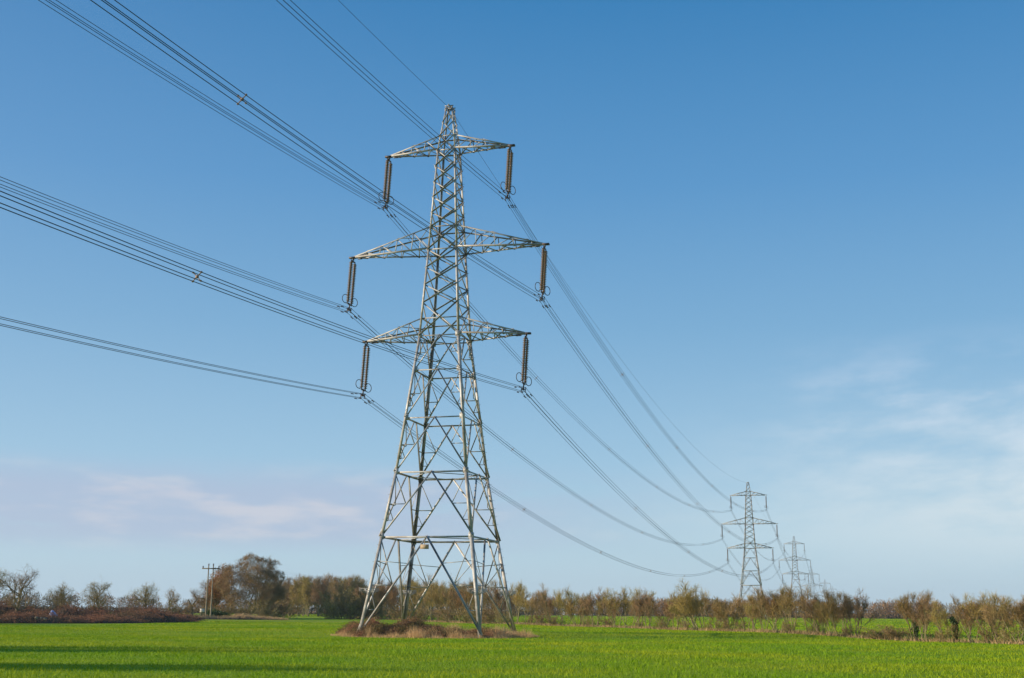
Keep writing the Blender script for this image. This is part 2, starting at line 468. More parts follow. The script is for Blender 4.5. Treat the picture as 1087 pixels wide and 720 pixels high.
        pl = MB(); pl.box((-0.1, -bw(7.9) + 0.05, 7.55), (0.40, 0.02, 0.20)); pl.box((-0.1, -bw(7.9) + 0.08, 8.0), (0.02, 0.015, 0.24)); pl.build('notice_plate', PLATE, root)
    return root


def insulator(detail=True):
    """hangs from its origin; bundle centre at z = -INS. local y = along the line"""
    root = empty('insulator_string')
    top = -0.28
    m = MB()
    m.tube([(0, 0, 0.02), (0, 0, -0.22)], 0.035, 6); m.box((0, 0, -0.27), (0.03, 0.52, 0.07)); m.build('top_yoke', FITTING, root)
    for s in (-1, 1):
        P_ = []; Rr = []
        y0 = s * 0.46; z = top - 0.12; P_.append((0, y0, z + 0.12)); Rr.append(0.03)
        n = 24; L = 4.05
        for k_ in range(n):
            z0 = z - L * k_ / n; st = L / n
            P_ += [(0, y0, z0), (0, y0, z0 - st * 0.28), (0, y0, z0 - st * 0.62), (0, y0, z0 - st * 0.72)]; Rr += [0.085, 0.12, 0.215, 0.09]
        P_.append((0, y0, z - L - 0.1)); Rr.append(0.03)
        mb = MB(); mb.tube(P_, Rr, 8 if detail else 4, cap=False); mb.build('insulator_discs', GLAZE, root)
    bz = top - 0.12 - 4.05 - 0.12
    m = MB(); m.box((0, 0, bz - 0.04), (0.03, 0.52, 0.08)); m.box((0, 0, bz - 0.26), (0.05, 0.04, 0.2)); m.box((0, 0, -INS), (0.24, 0.05, 0.035)); m.box((0, 0, -INS + 0.1), (0.03, 0.3, 0.1))
    for dx in (-0.2, 0.2): m.box((dx, 0, -INS), (0.02, 0.05, 0.22))
    m.build('bottom_yoke', FITTING, root)
    m = MB()
    for dx in (-0.2, 0.2):
        for dz in (-0.2, 0.2): m.tube([(dx, -0.28, -INS + dz - 0.02), (dx, 0, -INS + dz), (dx, 0.28, -INS + dz - 0.02)], [0.03, 0.05, 0.03], 6)
    m.build('conductor_clamp', RUST, root)
    for s in (-1, 1):     # arcing horns / rings, tilted oval loops either side
        P_ = []
        for a in range(15):
            an = -math.pi / 2 + 2 * math.pi * a / 14
            P_.append((s * (0.42 + 0.19 * math.cos(an)), s * 0.35 * (1 + math.cos(an)) - s * 0.2, bz + (0.52 if s < 0 else 0.18) + 0.42 * math.sin(an)))
        mb = MB(); mb.tube(P_, 0.034, 6, cap=False)
        mb.tube([(0, 0, bz - 0.02), (s * 0.46, s * 0.15, bz + (0.10 if s < 0 else -0.24))], 0.022, 6); mb.build('arcing_ring', FITTING, root)
    return root


tower1 = pylon('transmission_tower')
T1 = (-6.326, 114.12, 0.0, TH)
T2 = (85.75, 445.64, -2.4, 0.2535)


def px_x(px, Y): return (px - 543.5) / 1306.3 * (Y * math.cos(PITCH) + 35 * math.sin(PITCH)) - 0.0


T3 = (px_x(846.5 - 1, 790), 790.0, -0.6, 0.25)
T4 = (px_x(864, 1125), 1125.0, -9.0, 0.25)
T5 = (px_x(878, 1460), 1460.0, -9.0, 0.25)
T6 = (px_x(886, 1800), 1800.0, -9.0, 0.25)
TOWERS = [T1, T2, T3, T4, T5, T6]


def put(o, T): o.location = (T[0], T[1], T[2]); o.rotation_euler = (0, 0, -T[3])


put(tower1, T1)
PG = 'lattice pylons of the power line'
tag(tower1, 'nearest and tallest lattice steel pylon, standing in the bramble patch in the crop field', 'pylon', PG)
t2 = pylon('transmission_tower', 2.4, False); put(t2, T2)
tag(t2, 'second lattice pylon, mid distance behind the hedgerow right of the big one', 'pylon', PG)
t3 = pylon('transmission_tower', 0.0, False); put(t3, T3)
tag(t3, 'third pylon along the line, half the height of the second in view', 'pylon', PG)
for T, lb in ((T4, 'fourth pylon along the line, its top showing just over the hedge trees'),
              (T5, 'fifth pylon along the line, small and faint above the far wood'),
              (T6, 'farthest and faintest pylon, rightmost of the line')):
    c = copy_tree(t3); put(c, T); tag(c, lb, 'pylon', PG)

ins0 = insulator(); ins_far = insulator(False)
ORD = ['nearest', 'second', 'third', 'fourth', 'fifth', 'farthest']
ARMN = ['top', 'middle', 'bottom']
SWING = 0.050
first = {'n': True, 'f': True}
for ti, T in enumerate(TOWERS[:5]):
    for ai, (hb, ht, reach) in enumerate(ARM):
        for s, sn in ((-1, 'left'), (1, 'right')):
            key = 'n' if ti == 0 else 'f'; proto = ins0 if ti == 0 else ins_far
            o = proto if first[key] else copy_tree(proto); first[key] = False
            a = s * (reach - 0.25)
            o.location = (T[0] + a * math.cos(T[3]), T[1] - a * math.sin(T[3]), T[2] + hb - 0.05)
            o.rotation_euler = (0, SWING if ti == 0 else 0, -T[3])
            tag(o, 'brown twin insulator string, %s end of the %s arm of the %s pylon' % (sn, ARMN[ai], ORD[ti]),
                'insulator', 'insulator strings under the pylon arms')


# ------------------------------------------------------------------ conductors
def attach(ti, ai, s):
    T = TOWERS[ti]; hb, ht, reach = ARM[ai]; a = s * (reach - 0.25) - (SWING * INS if ti == 0 else 0)
    return Vector((T[0] + a * math.cos(T[3]), T[1] - a * math.sin(T[3]), T[2] + hb - 0.05 - INS))


WR = 0.019


def bundle(p, q, sag, label, spacers=(), dampers=(), quad=True, nseg=48, rad=WR, flip=False, earth=False):
    root = empty('earth_wire' if earth else 'conductor_bundle', p)
    d = (q - p); L = d.length; hd = Vector((d.x, d.y, 0)).normalized(); sd_ = Vector((hd.y, -hd.x, 0))
    def pt(t_): return d * t_ - Vector((0, 0, 4 * sag * t_ * (1 - t_)))
    offs = [(a, b_) for a in (-0.2, 0.2) for b_ in (-0.2, 0.2)] if quad else [(0, 0)]
    rs = random.Random(label)
    for a, b_ in offs:
        ds = rs.uniform(-0.04, 0.04)
        m = MB(); P_ = []
        for i in range(nseg + 1):
            t_ = i / nseg
            P_.append(pt(t_) + sd_ * a + Vector((0, 0, b_ - 4 * ds * t_ * (1 - t_))))
        m.tube(P_, rad, 6 if quad else 6, cap=False); m.build('conductor' if quad else 'wire_strand', WIRE, root)
    for f_ in spacers:
        m = MB(); c = pt(f_)
        for a, b_ in ((-1, -1), (1, -1), (1, 1), (-1, 1)):
            e = c + sd_ * a * 0.21 + Vector((0, 0, b_ * 0.21))
            e0 = c + sd_ * a * 0.05 + Vector((0, 0, b_ * 0.05))
            m.bar(e0, e, *frame(e - e0), -0.018, 0.018, -0.018, 0.018)
            m.box(e, (0.03, 0.05, 0.035), math.atan2(hd.y, hd.x) - math.pi / 2)
        m.box(c, (0.07, 0.04, 0.07), math.atan2(hd.y, hd.x) - math.pi / 2)
        m.build('spacer', SPACER, root)
    for f_ in dampers:
        for k_, (a, b_) in enumerate(offs):
            m = MB(); c = pt(f_ / L + (0.9 / L if k_ % 2 else 0)) + sd_ * a + Vector((0, 0, b_ - 0.10))
            dd = (pt(f_ / L + 0.01) - pt(f_ / L)).normalized()
            for e in (-1, 1):
                m.tube([c + dd * e * 0.14, c + dd * e * 0.28], 0.048, 6)
            m.tube([c - dd * 0.2, c + dd * 0.2], 0.012, 6); m.box(c + Vector((0, 0, 0.05)), (0.02, 0.04, 0.06))
            m.build('vibration_damper', FITTING, root)
    return root


SAG = 9.65
ld = Vector((T2[0] - T1[0], T2[1] - T1[1], 0)).normalized()
SPAN0 = 340.0
cat_w = 'power cable'
for ai in range(3):
    for s, sn in ((-1, 'left'), (1, 'right')):
        # behind the camera -> tower 1
        p1 = attach(0, ai, s)
        D0 = Vector((-math.sin(TH + 0.0036), -math.cos(TH + 0.0036), 0)); A0_ = Vector((math.cos(TH), -math.sin(TH), 0))
        q = p1 + D0 * SPAN0 + A0_ * (s * 0.00456 * SPAN0) + Vector((0, 0, 1.67))
        L0 = (q - p1).length
        o = bundle(p1, q, 9.35, 'x0%d%d' % (ai, s), [59.5 / L0] if True else (), [1.2], nseg=90)
        tag(o, 'four dark cables overhead, leading to the %s %s-arm insulator of the nearest pylon' % (sn, ARMN[ai]), cat_w, 'bundled cables overhead this side of the nearest pylon')
        for ti in range(5):
            p = attach(ti, ai, s); q = attach(ti + 1, ai, s)
            if ti == 0: sp_, dm_, ns = (0.01, 0.175, 0.333, 0.496, 0.66, 0.83), [1.2], 60
            elif ti == 1: sp_, dm_, ns = (0.17, 0.33, 0.5, 0.66, 0.83), [], 30
            else: sp_, dm_, ns = (), [], 20
            sp_ = [x for x in sp_ if x > 0.05]
            sg = SAG if ti == 0 else (10.5 if ti < 3 else 9)
            o = bundle(p, q, sg, 'b%d%d%d' % (ti, ai, s), sp_, dm_, nseg=ns)
            tag(o, 'four thin cables, %s end of %s arm, from %s to %s pylon' % (sn, ARMN[ai], ORD[ti], ORD[ti + 1]), cat_w,
                'bundled cables strung between the pylons')
pk = lambda T: Vector((T[0], T[1], T[2] + 50.6))
o = bundle(pk(T1), pk(T1) - ld * SPAN0 + Vector((0, 0, 1)), 8.2, 'e', (), (), False, 60, 0.016, earth=True)
tag(o, 'single thin wire rising overhead to the peak of the nearest pylon', cat_w, 'single wires along the pylon peaks')
for ti in range(5):
    o = bundle(pk(TOWERS[ti]), pk(TOWERS[ti + 1]), 8.0, 'e%d' % ti, (), (), False, 40, 0.016, earth=True)
    tag(o, 'single thin wire between the peaks of the %s and %s pylons' % (ORD[ti], ORD[ti + 1]), cat_w, 'single wires along the pylon peaks')


# ------------------------------------------------------------------ trees
def tri_mesh(name, V, m, parent=None):
    V = np.asarray(V, np.float32).reshape(-1, 3)
    return mesh_np(name, V, np.arange(len(V)).reshape(-1, 3), m, parent)


def grow(seed, H, trunk_h, spread, levels, n_child, style):
    """returns limb polylines and twig triangles of a bare tree"""
    rs = np.random.default_rng(seed)
    limbs = []; twigs = []
    def rot_about(d, ang):
        u = np.cross(d, [0.3, 0.2, 0.93]); u /= np.linalg.norm(u) + 1e-9; v = np.cross(d, u)
        ph = rs.uniform(0, 2 * np.pi)
        r = d * math.cos(ang) + (u * math.cos(ph) + v * math.sin(ph)) * math.sin(ang)
        return r / np.linalg.norm(r)
    def branch(p, d, L, r, lv):
        n = 5 if lv < 2 else 4
        P_ = [p]; dd = d.copy(); seg = L / n
        jit = (0.10, 0.20, 0.24, 0.26, 0.3)[min(lv, 4)]
        for i in range(n):
            dd = dd + rs.normal(0, jit, 3) + np.array([0, 0, style.get('lift', 0.06) * (1 if lv else 0.3)]); dd /= np.linalg.norm(dd)
            P_.append(P_[-1] + dd * seg)
        P_ = np.array(P_)
        limbs.append((P_, r, r * (0.45 if lv else 0.55), lv))
        if lv >= levels:
            # twig spray
            for k_ in range(style.get('twigs', 9)):
                t_ = rs.uniform(0.15, 1.0) * n; i = min(int(t_), n - 1); b0 = P_[i] + (P_[i + 1] - P_[i]) * (t_ - i)
                td = rot_about(dd, rs.uniform(0.3, 1.0)); td[2] += style.get('tlift', 0.12); td /= np.linalg.norm(td)
                tl = style.get('tl', 0.7) * rs.uniform(0.5, 1.2) * H / 10; tw = style.get('tw', 0.011) * rs.uniform(0.8, 1.3) * (H / 10) ** 0.5
                sv = np.cross(td, rs.normal(0, 1, 3)); sv /= np.linalg.norm(sv) + 1e-9
                e = b0 + td * tl
                twigs.append((b0 - sv * tw, b0 + sv * tw, e))
                for q_ in range(2):
                    f_ = rs.uniform(0.3, 0.8); b1 = b0 + td * tl * f_; t2_ = rot_about(td, rs.uniform(0.4, 0.9))
                    twigs.append((b1 - sv * tw * 0.8, b1 + sv * tw * 0.8, b1 + t2_ * tl * 0.55))
            return
        nc = n_child[lv]
        lo = (trunk_h / H) if lv == 0 else 0.22
        for k_ in range(nc):
            f_ = lo + (1 - lo) * (k_ + rs.uniform(0.1, 0.9)) / nc
            t_ = min(f_ * n, n - 1e-3); i = int(t_); b0 = P_[i] + (P_[i + 1] - P_[i]) * (t_ - i)
            d0 = (P_[i + 1] - P_[i]); d0 /= np.linalg.norm(d0)
            ang = rs.uniform(*style.get('ang', (0.45, 1.0)))
            if lv == 0: ang = spread * (1.15 - style.get('sp', 0.75) * (f_ - lo) / (1 - lo + 1e-6)) * rs.uniform(0.8, 1.15)
            cd = rot_about(d0, ang)
            if cd[2] < -0.15: cd[2] *= -0.3; cd /= np.linalg.norm(cd)
            cl = L * (style.get('r0', 0.55) if lv == 0 else style.get('rc', 0.55)) * rs.uniform(0.75, 1.15) * (1.15 - 0.45 * (f_ if lv == 0 else f_ * 0.8))
            branch(b0, cd, cl, r * (0.5 if lv == 0 else 0.55) * (1.1 - 0.4 * f_), lv + 1)
    stems = style.get('stems', 1)
    for s_ in range(stems):
        a = rs.uniform(0, 2 * np.pi); tilt = rs.uniform(0.08, style.get('tilt', 0.45)) if stems > 1 else rs.uniform(0, 0.08)
        d = np.array([math.sin(tilt) * math.cos(a), math.sin(tilt) * math.sin(a), math.cos(tilt)])
        off = np.array([math.cos(a), math.sin(a), 0]) * (style.get('base', 0.35) * rs.uniform(0.2, 1) if stems > 1 else 0)
        branch(off + np.array([0, 0, -0.25]), d, H * rs.uniform(0.62, 0.86) * style.get('tf', 1.0), style.get('r', 0.022) * H * (1 if stems == 1 else rs.uniform(0.5, 1)), 0)
    return limbs, np.array(twigs)


def tree_proto(name, seed, H, trunk_h, spread, levels, n_child, style, bark, twig, leaf=None):
    limbs, tw = grow(seed, H, trunk_h, spread, levels, n_child, style)
    if 'env' in style:
        rx, cz, rz_ = style['env']; cen = np.array([0, 0, cz * H]); rad_ = np.array([rx * H, rx * H, rz_ * H])
        def warp(p, lim=1.0):
            q = (p - cen) / rad_; r_ = np.linalg.norm(q, axis=-1, keepdims=True)
            lump = 1 + 0.09 * np.sin(q[..., :1] * 7 + seed) * np.sin(q[..., 1:2] * 6) + 0.07 * np.sin(q[..., 2:3] * 9 + q[..., :1] * 5)
            f_ = np.where(r_ > 0.8, (0.8 + style.get('press', 0.42) * np.tanh((r_ - 0.8) / 0.9)) / np.maximum(r_, 1e-6), 1.0) * np.where(r_ > 0.6, lump, 1)
            return cen + q * f_ * rad_
        base_ = tw[:, 0:1, :].copy(); nb = warp(base_); tw = tw + (nb - base_)
        limbs = [((P_ if lv == 0 and style.get('stems', 1) == 1 else warp(P_)), a_, b_, lv) for P_, a_, b_, lv in limbs]
    # normalise the height to H
    top = np.percentile(tw[:, 2, 2], 99.6); k_ = H / top
    root = empty(name)
    big = MB(); thin = []
    for P_, r0, r1, lv in limbs:
        P_ = P_ * k_
        if lv <= 2:
            n = len(P_); rad = [r0 + (r1 - r0) * i / (n - 1) for i in range(n)]
            if lv == 0: rad[0] *= 1.5
            big.tube([tuple(p) for p in P_], [max(x, 0.012) for x in rad], 5 if lv < 2 else 4, cap=False)
        else:
            for i in range(len(P_) - 1):
                a, b_ = P_[i], P_[i + 1]; w_ = max(r0, 0.012)
                d = b_ - a; sv = np.cross(d, [0.3, 0.9, 0.2]); sv /= np.linalg.norm(sv) + 1e-9
                thin.append((a - sv * w_, a + sv * w_, b_))
                sv2 = np.cross(d, sv); sv2 /= np.linalg.norm(sv2) + 1e-9
                thin.append((a - sv2 * w_, a + sv2 * w_, b_))
    big.build('trunk', bark, root)
    allv = np.concatenate([tw * k_, np.array(thin)]) if thin else tw * k_
    cr = tri_mesh('crown', allv, twig, root)
    if leaf:
        rs = np.random.default_rng(seed + 5)
        mfun, lm, n, sz_ = leaf
        base = tw[:, 2, :] * k_
        base = base[mfun(base)]
        c = base[rs.integers(0, len(base), n)] + rs.normal(0, 0.25, (n, 3))
        tri_mesh('leaves', leaf_tris(c, sz_, rs), lm, root)
    return root


def leaf_tris(c, size, rs):
    n = len(c)
    a = rs.normal(0, 1, (n, 3)); a /= np.linalg.norm(a, axis=1)[:, None]
    b_ = rs.normal(0, 1, (n, 3)); b_ -= a * (a * b_).sum(1)[:, None]; b_ /= np.linalg.norm(b_, axis=1)[:, None]
    s_ = size * rs.uniform(0.6, 1.3, (n, 1))
    return np.stack([c - a * s_, c + a * s_ * 0.2 + b_ * s_ * 0.7, c + a * s_ * 0.9 - b_ * s_ * 0.35], 1)


def blades_mesh(name, x, y, h, w_, m, seed, lean=0.5, z0=None, tip=None, sink=0.05, parent=None):
    rs = np.random.default_rng(seed); n = len(x)
    z = gz(x, y) if z0 is None else z0
    a = rs.uniform(0, 2 * np.pi, n); c = np.stack([np.cos(a), np.sin(a), np.zeros(n)], 1)
    base = np.stack([x, y, z - sink], 1)
    l_ = rs.normal(0, lean, (n, 2)) * np.asarray(h)[:, None]
    tip_ = base + np.stack([l_[:, 0], l_[:, 1], np.asarray(h) + sink], 1)
    ww = (np.asarray(w_) * rs.uniform(0.7, 1.3, n))[:, None]
    return tri_mesh(name, np.stack([base - c * ww, base + c * ww, tip_], 1), m, parent)


def at(px, Y, base_y=None):
    """world x of a photo column at ground distance Y"""
    return (px - 543.5) / 1306.3 * (Y * math.cos(PITCH))


# --- hedgerow running from near right to far centre
def hedge_xy(px):
    # line X = -(Z-209)/2.95
    k_ = (px - 543.5 + 3) / 1306.3 * math.cos(PITCH)
    Z = (209 / 2.95) / (k_ + 1 / 2.95)
    return k_ * Z, Z


hst = dict(stems=5, tilt=0.5, base=0.5, r=0.013, lift=0.12, twigs=5, tl=1.15, tw=0.0105, tlift=0.5, ang=(0.3, 0.7), r0=0.52)
hp = []
for i, (sd_, H) in enumerate(((11, 5.0), (12, 5.0), (13, 5.0), (14, 5.0), (15, 5.0))):
    st = dict(hst); st['stems'] = (4, 6, 3, 5, 7)[i]; st['tilt'] = (0.4, 0.62, 0.3, 0.5, 0.7)[i]
    hp.append(tree_proto('hedge_tree', sd_, H, 1.5, 0.55, 3, (6, 5, 4), st, BARK, (TWIG, TWIG_RED, TWIG, TWIG_GREY, TWIG)[i]))
used = set()
# (photo column, photo row of the top, variant, width factor)
HT = [(390, 622, 1, 1.3), (402, 618, 3, 1.2), (417, 616, 1, 1.2), (432, 620, 4, 1.2), (447, 617, 0, 1.2), (462, 615, 3, 1.2), (478, 616, 4, 1.1),
      (492, 622, 1, 1.2), (505, 617, 0, 1.1), (520, 619, 2, 1.2), (532, 620, 3, 1.1),
      (548, 621, 0, 1.0), (560, 628, 2, 1.1), (572, 625, 3, 1.2), (586, 631, 1, 1.2), (600, 630, 0, 1.0), (613, 628, 4, 1.1), (622, 634, 3, 0.9), (630, 628, 3, 1.0),
      (642, 632, 2, 0.9), (655, 634, 1, 1.0), (667, 626, 0, 1.2), (678, 634, 3, 1.0), (688, 630, 3, 1.0), (704, 637, 1, 1.0), (716, 637, 3, 1.0), (731, 634, 0, 0.9), (743, 623, 4, 1.25),
      (760, 638, 1, 1.0), (776, 637, 4, 1.0), (793, 632, 3, 1.1), (806, 638, 2, 0.9), (814, 634, 0, 0.9), (828, 629, 1, 1.0), (842, 628, 0, 1.15), 
      (872, 634, 3, 1.0), (862, 637, 1, 1.0), (883, 637, 4, 1.0), (894, 632, 0, 1.1), (908, 630, 3, 1.1), (970, 631, 0, 1.05), (981, 634, 3, 1.0),
      (997, 638, 2, 1.0), (1031, 637, 1, 1.0), (1045, 633, 0, 1.1), (1063, 639, 3, 1.0), (1080, 637, 1, 1.1), (1096, 636, 0, 1.1), (1110, 634, 3, 1.1)]
HT.sort()
rs = random.Random(4)
nH = len(HT)
WORDS = {0: 'slender upright', 1: 'broad many-stemmed', 2: 'thin sparse', 3: 'bushy', 4: 'wide fan-shaped'}


def nth(i):
    tens = ['', 'twenty-', 'thirty-', 'forty-', 'fifty-']
    ones = ['', 'first', 'second', 'third', 'fourth', 'fifth', 'sixth', 'seventh', 'eighth', 'ninth', 'tenth', 'eleventh', 'twelfth', 'thirteenth', 'fourteenth',
            'fifteenth', 'sixteenth', 'seventeenth', 'eighteenth', 'nineteenth']
    if i < 20: return ones[i]
    if i % 10 == 0: return {20: 'twentieth', 30: 'thirtieth', 40: 'fortieth', 50: 'fiftieth'}[i]
    return tens[i // 10] + ones[i % 10]


for i, (px, top, v, wf) in enumerate(HT):
    X, Z = hedge_xy(px)
    hy = 649.4 + (px - 543.5) * 0.0086
    base = 2.02 * 1306.3 / Z * 1.03 + hy
    H = (base - top) * Z / 1306.3 * (1.05 if px < 540 else rs.uniform(1.05, 1.14))
    o = copy_tree(hp[v]) if v in used else hp[v]; used.add(v)
    jx, jy = rs.uniform(-0.5, 0.5), rs.uniform(-0.8, 0.8)
    o.location = (X + jx * 0.3, Z + jy, gzf(X, Z)); o.rotation_euler = (0, 0, rs.uniform(0, 6.28))
    s_ = H / 5.0; w_ = wf * s_ ** 0.7 * (1.15 if px < 540 else rs.uniform(0.8, 1.15)); s_ *= rs.uniform(0.97, 1.04)
    o.scale = (w_, w_, s_)
    tag(o, 'bare %s hedgerow tree, the %s along the row from the left' % (WORDS[v], nth(i + 1)), 'tree', 'bare trees in the hedgerow behind the near pylon')

# low understorey shrubs between the hedge trees: each a small bush
shr = []
for i, sd_ in enumerate((31, 32, 33)):
    st = dict(stems=9, tilt=0.95, base=0.5, r=0.008, lift=0.05, twigs=7, tl=1.2, tw=0.013, ang=(0.3, 0.9), r0=0.5)
    shr.append(tree_proto('hedge_shrub', sd_, 2.0, 0.1, 0.7, 2, (6, 5), st, BARK, TWIG if i else TWIG_RED))
us = set()
SH = [(936, 663, 1.9), (947, 662, 2.1), (955, 665, 1.6), (703, 655, 1.2), (770, 655, 1.2), (838, 659, 1.0), (592, 652, 1.2), (626, 654, 1.1), (645, 656, 1.1), (676, 658, 1.0), (864, 661, 1.0),
      (902, 664, 1.0), (990, 665, 1.0), (1005, 660, 1.0), (1055, 664, 1.0), (1070, 662, 1.0), (788, 660, 0.8), (725, 659, 1.0), (565, 652, 1.0), (578, 650, 1.0), (750, 660, 0.9),
      (396, 641, 1.5), (410, 644, 1.5), (425, 640, 1.5), (440, 643, 1.5), (455, 641, 1.5), (470, 645, 1.4), (485, 643, 1.5), (500, 641, 1.4), (515, 645, 1.4), (528, 643, 1.4), (540, 646, 1.2)]
SH.sort()
for i, (px, top, wf) in enumerate(SH):
    X, Z = hedge_xy(px); hy = 649.4 + (px - 543.5) * 0.0086; base = 2.02 * 1306.3 / Z * 1.03 + hy
    H = (base - top) * Z / 1306.3; v = i % 3
    o = copy_tree(shr[v]) if v in us else shr[v]; us.add(v)
    o.location = (X, Z + rs.uniform(-0.6, 0.6), gzf(X, Z)); s_ = H / 2.0
    o.scale = (s_ * wf, s_ * wf, s_); o.rotation_euler = (0, 0, rs.uniform(0, 6.28))
    tag(o, 'low twiggy shrub at the hedgerow foot, the %s such shrub from the left' % nth(i + 1), 'shrub', 'low shrubs at the foot of the hedgerow')

# dark ivy-clad stump and ivy on trunks
def leafy_column(name, x, y, h, r, m, n, seed, label, cat, group=None, size=0.09):
    root = empty(name, (x, y, gzf(x, y))); rs_ = np.random.default_rng(seed)
    mb = MB(); mb.tube([(0, 0, -0.2), (0.05, 0, h * 0.4), (-0.03, 0.04, h * 0.93)], [0.14, 0.11, 0.05], 6)
    mb.build('trunk', BARK_DARK, root)
    t_ = rs_.uniform(0, 1, n) ** 0.8; a = rs_.uniform(0, 2 * np.pi, n)
    rr = r * (0.75 + 0.35 * np.sin(t_ * 5.2 + 0.6 + seed) - 0.15 * t_) * np.sqrt(rs_.uniform(0.1, 1, n)) * (1 + 0.3 * np.sin(t_ * 17 + a * 2))
    c = np.stack([rr * np.cos(a), rr * np.sin(a), t_ * h], 1)
    tri_mesh('leaves', leaf_tris(c, size, rs_), m, root)
    tag(root, label, cat, group); return root


X, Z = hedge_xy(1013); leafy_column('ivy_stump', X, Z + 0.1, 2.05, 0.33, IVY, 1500, 3, 'dark green ivy-covered stump at the foot of the hedgerow, near the right edge', 'stump')
X, Z = hedge_xy(972); leafy_column('ivy_clad_tree', X, Z + 0.4, 1.9, 0.30, IVY, 800, 4, 'ivy-wrapped trunk in the hedgerow, left of the dark ivy stump', 'tree')

# --- left and middle distance single trees
oakst = dict(sp=0.45, tf=0.78, stems=1, r=0.028, lift=0.05, twigs=3, tl=0.8, tw=0.0085, ang=(0.4, 0.95), r0=0.74, rc=0.60, env=(0.54, 0.56, 0.50))
oakA = tree_proto('bare_tree', 21, 9, 2.0, 1.05, 4, (10, 5, 4, 3), oakst, BARK, TWIG_GREY)
oakB = tree_proto('bare_tree', 22, 9, 1.6, 0.95, 4, (7, 5, 4, 3), dict(oakst, stems=2, tilt=0.3), BARK, TWIG)
oakC = tree_proto('bare_tree', 23, 9, 1.8, 0.85, 4, (10, 5, 4, 3), dict(oakst, lift=0.12), BARK, TWIG)
wst = dict(stems=3, tilt=0.2, r=0.015, lift=0.13, twigs=6, tl=1.0, tw=0.014, tlift=0.3, ang=(0.35, 0.8), r0=0.42)
woodA = tree_proto('bare_tree', 41, 12, 3.0, 0.7, 3, (14, 6, 5), wst, BARK, TWIG_GREY)
woodB = tree_proto('bare_tree', 42, 12, 2.4, 0.8, 3, (14, 6, 5), dict(wst, stems=3, tilt=0.25), BARK, TWIG)
bigT = tree_proto('bare_tree', 57, 14, 1.4, 1.1, 4, (9, 5, 4, 4), dict(press=0.27, sp=0.35, tf=1.0, stems=7, tilt=0.75, base=0.6, r=0.013, lift=0.02, twigs=6, tl=0.6, tw=0.0095, ang=(0.35, 0.9), r0=0.60, rc=0.62, env=(0.46, 0.48, 0.53)), BARK, TWIG_GREY)
orgT = tree_proto('bare_tree', 52, 11, 1.4, 1.05, 4, (9, 6, 5, 3), dict(oakst, stems=3, tilt=0.45), BARK, TWIG_GREY,
                  leaf=(lambda b_: (b_[:, 0] > -1.5), LEAF_ORANGE, 15000, 0.15))
P0 = dict(oA=oakA, oB=oakB, oC=oakC, wA=woodA, wB=woodB, big=bigT, org=orgT)
HP = dict(oA=9, oB=9, oC=9, wA=12, wB=12, big=14, org=11); ut = set()


def place(kind, px, top, Z, wf, label, group=None, rz=None, cat='tree'):
    X = at(px, Z); hy = 649.4 + (px - 543.5) * 0.0086; base = hy + 2.02 * 1306.3 / Z
    H = (base - top) * Z / 1306.3 / 1.02
    o = copy_tree(P0[kind]) if kind in ut else P0[kind]; ut.add(kind)
    o.location = (X, Z, gzf(X, Z)); s_ = H / HP[kind]; o.scale = (s_ * wf, s_ * wf, s_); o.rotation_euler = (0, 0, rs.uniform(0, 6.28) if rz is None else rz)
    tag(o, label, cat, group)
    return o


GL = 'bare trees behind the left bank'
place('oA', 18, 601, 205, 1.15, 'bare spreading tree at the far left, tallest of those behind the bank', GL, 0.5)
place('oB', -6, 598, 215, 1.0, 'bare tree cut off by the left edge of the picture', GL)
place('oC', 70, 618, 215, 1.15, 'small rounded bare tree just right of the blue tarpaulin', GL)
place('oB', 109, 617, 212, 1.1, 'bare fan-shaped tree in the middle of the left bank', GL, 2.0)
place('oC', 160, 617, 222, 1.1, 'bare tree left of the smaller thin tree by the end of the left bank', GL, 1.1)
place('oA', 181, 622, 228, 0.75, 'small thin bare tree at the right end of the left bank', GL, 2.2)
place('org', 229, 603, 290, 1.0, 'oak with orange dead leaves behind the twin wooden poles', None, 0.4)
place('big', 267, 589.5, 285, 1.08, 'large dark bare tree, widest crown left of the near pylon', None, 1.0)
# broken trunk
X = at(206, 262); r = empty('broken_trunk', (X, 262, gzf(X, 262)))
m = MB(); m.tube([(0, 0, -0.3), (0.05, 0, 1.6), (-0.3, 0.1, 2.8), (-0.9, 0.1, 4.0)], [0.36, 0.3, 0.24, 0.08], 6); m.tube([(-0.1, 0, 2.2), (0.3, 0, 3.1), (0.9, 0.1, 3.9)], [0.2, 0.14, 0.04], 6); m.tube([(-0.4, 0.1, 3.0), (-1.3, 0, 3.3)], [0.12, 0.03], 6)
m.build('trunk', BARK_DARK, r); tag(r, 'dark broken tree trunk standing left of the twin wooden poles', 'tree trunk')
# the wood between the big tree and the pylon
GW = 'bare trees of the small wood left of the near pylon'
rs2 = random.Random(9)
cols = list(range(283, 386, 7))
for i, px in enumerate(cols):
    top = np.interp(px, [283, 300, 312, 330, 352, 385], [621, 615, 612.5, 611.5, 611, 613]) + rs2.uniform(-1.5, 3)
    place(('wA', 'wB')[i % 2], px + rs2.uniform(-2, 2), top, 430 + rs2.uniform(-30, 30), rs2.uniform(0.85, 1.15),
          'bare tall tree of the small wood, the %s from its left end, front row' % nth(i + 1), GW)
for i, px in enumerate(range(288, 520, 13)):
    place(('wB', 'wA', 'oC')[i % 3], px, 616 + rs2.uniform(-2, 4) + max(0, (px - 380) * 0.03), 500 + rs2.uniform(-20, 30), rs2.uniform(1.0, 1.3),
          'bare tree in the back row of the small wood, the %s from the left' % nth(i + 1), GW)
GS = 'rounded shrubs at the corner of the field left of the pylon'
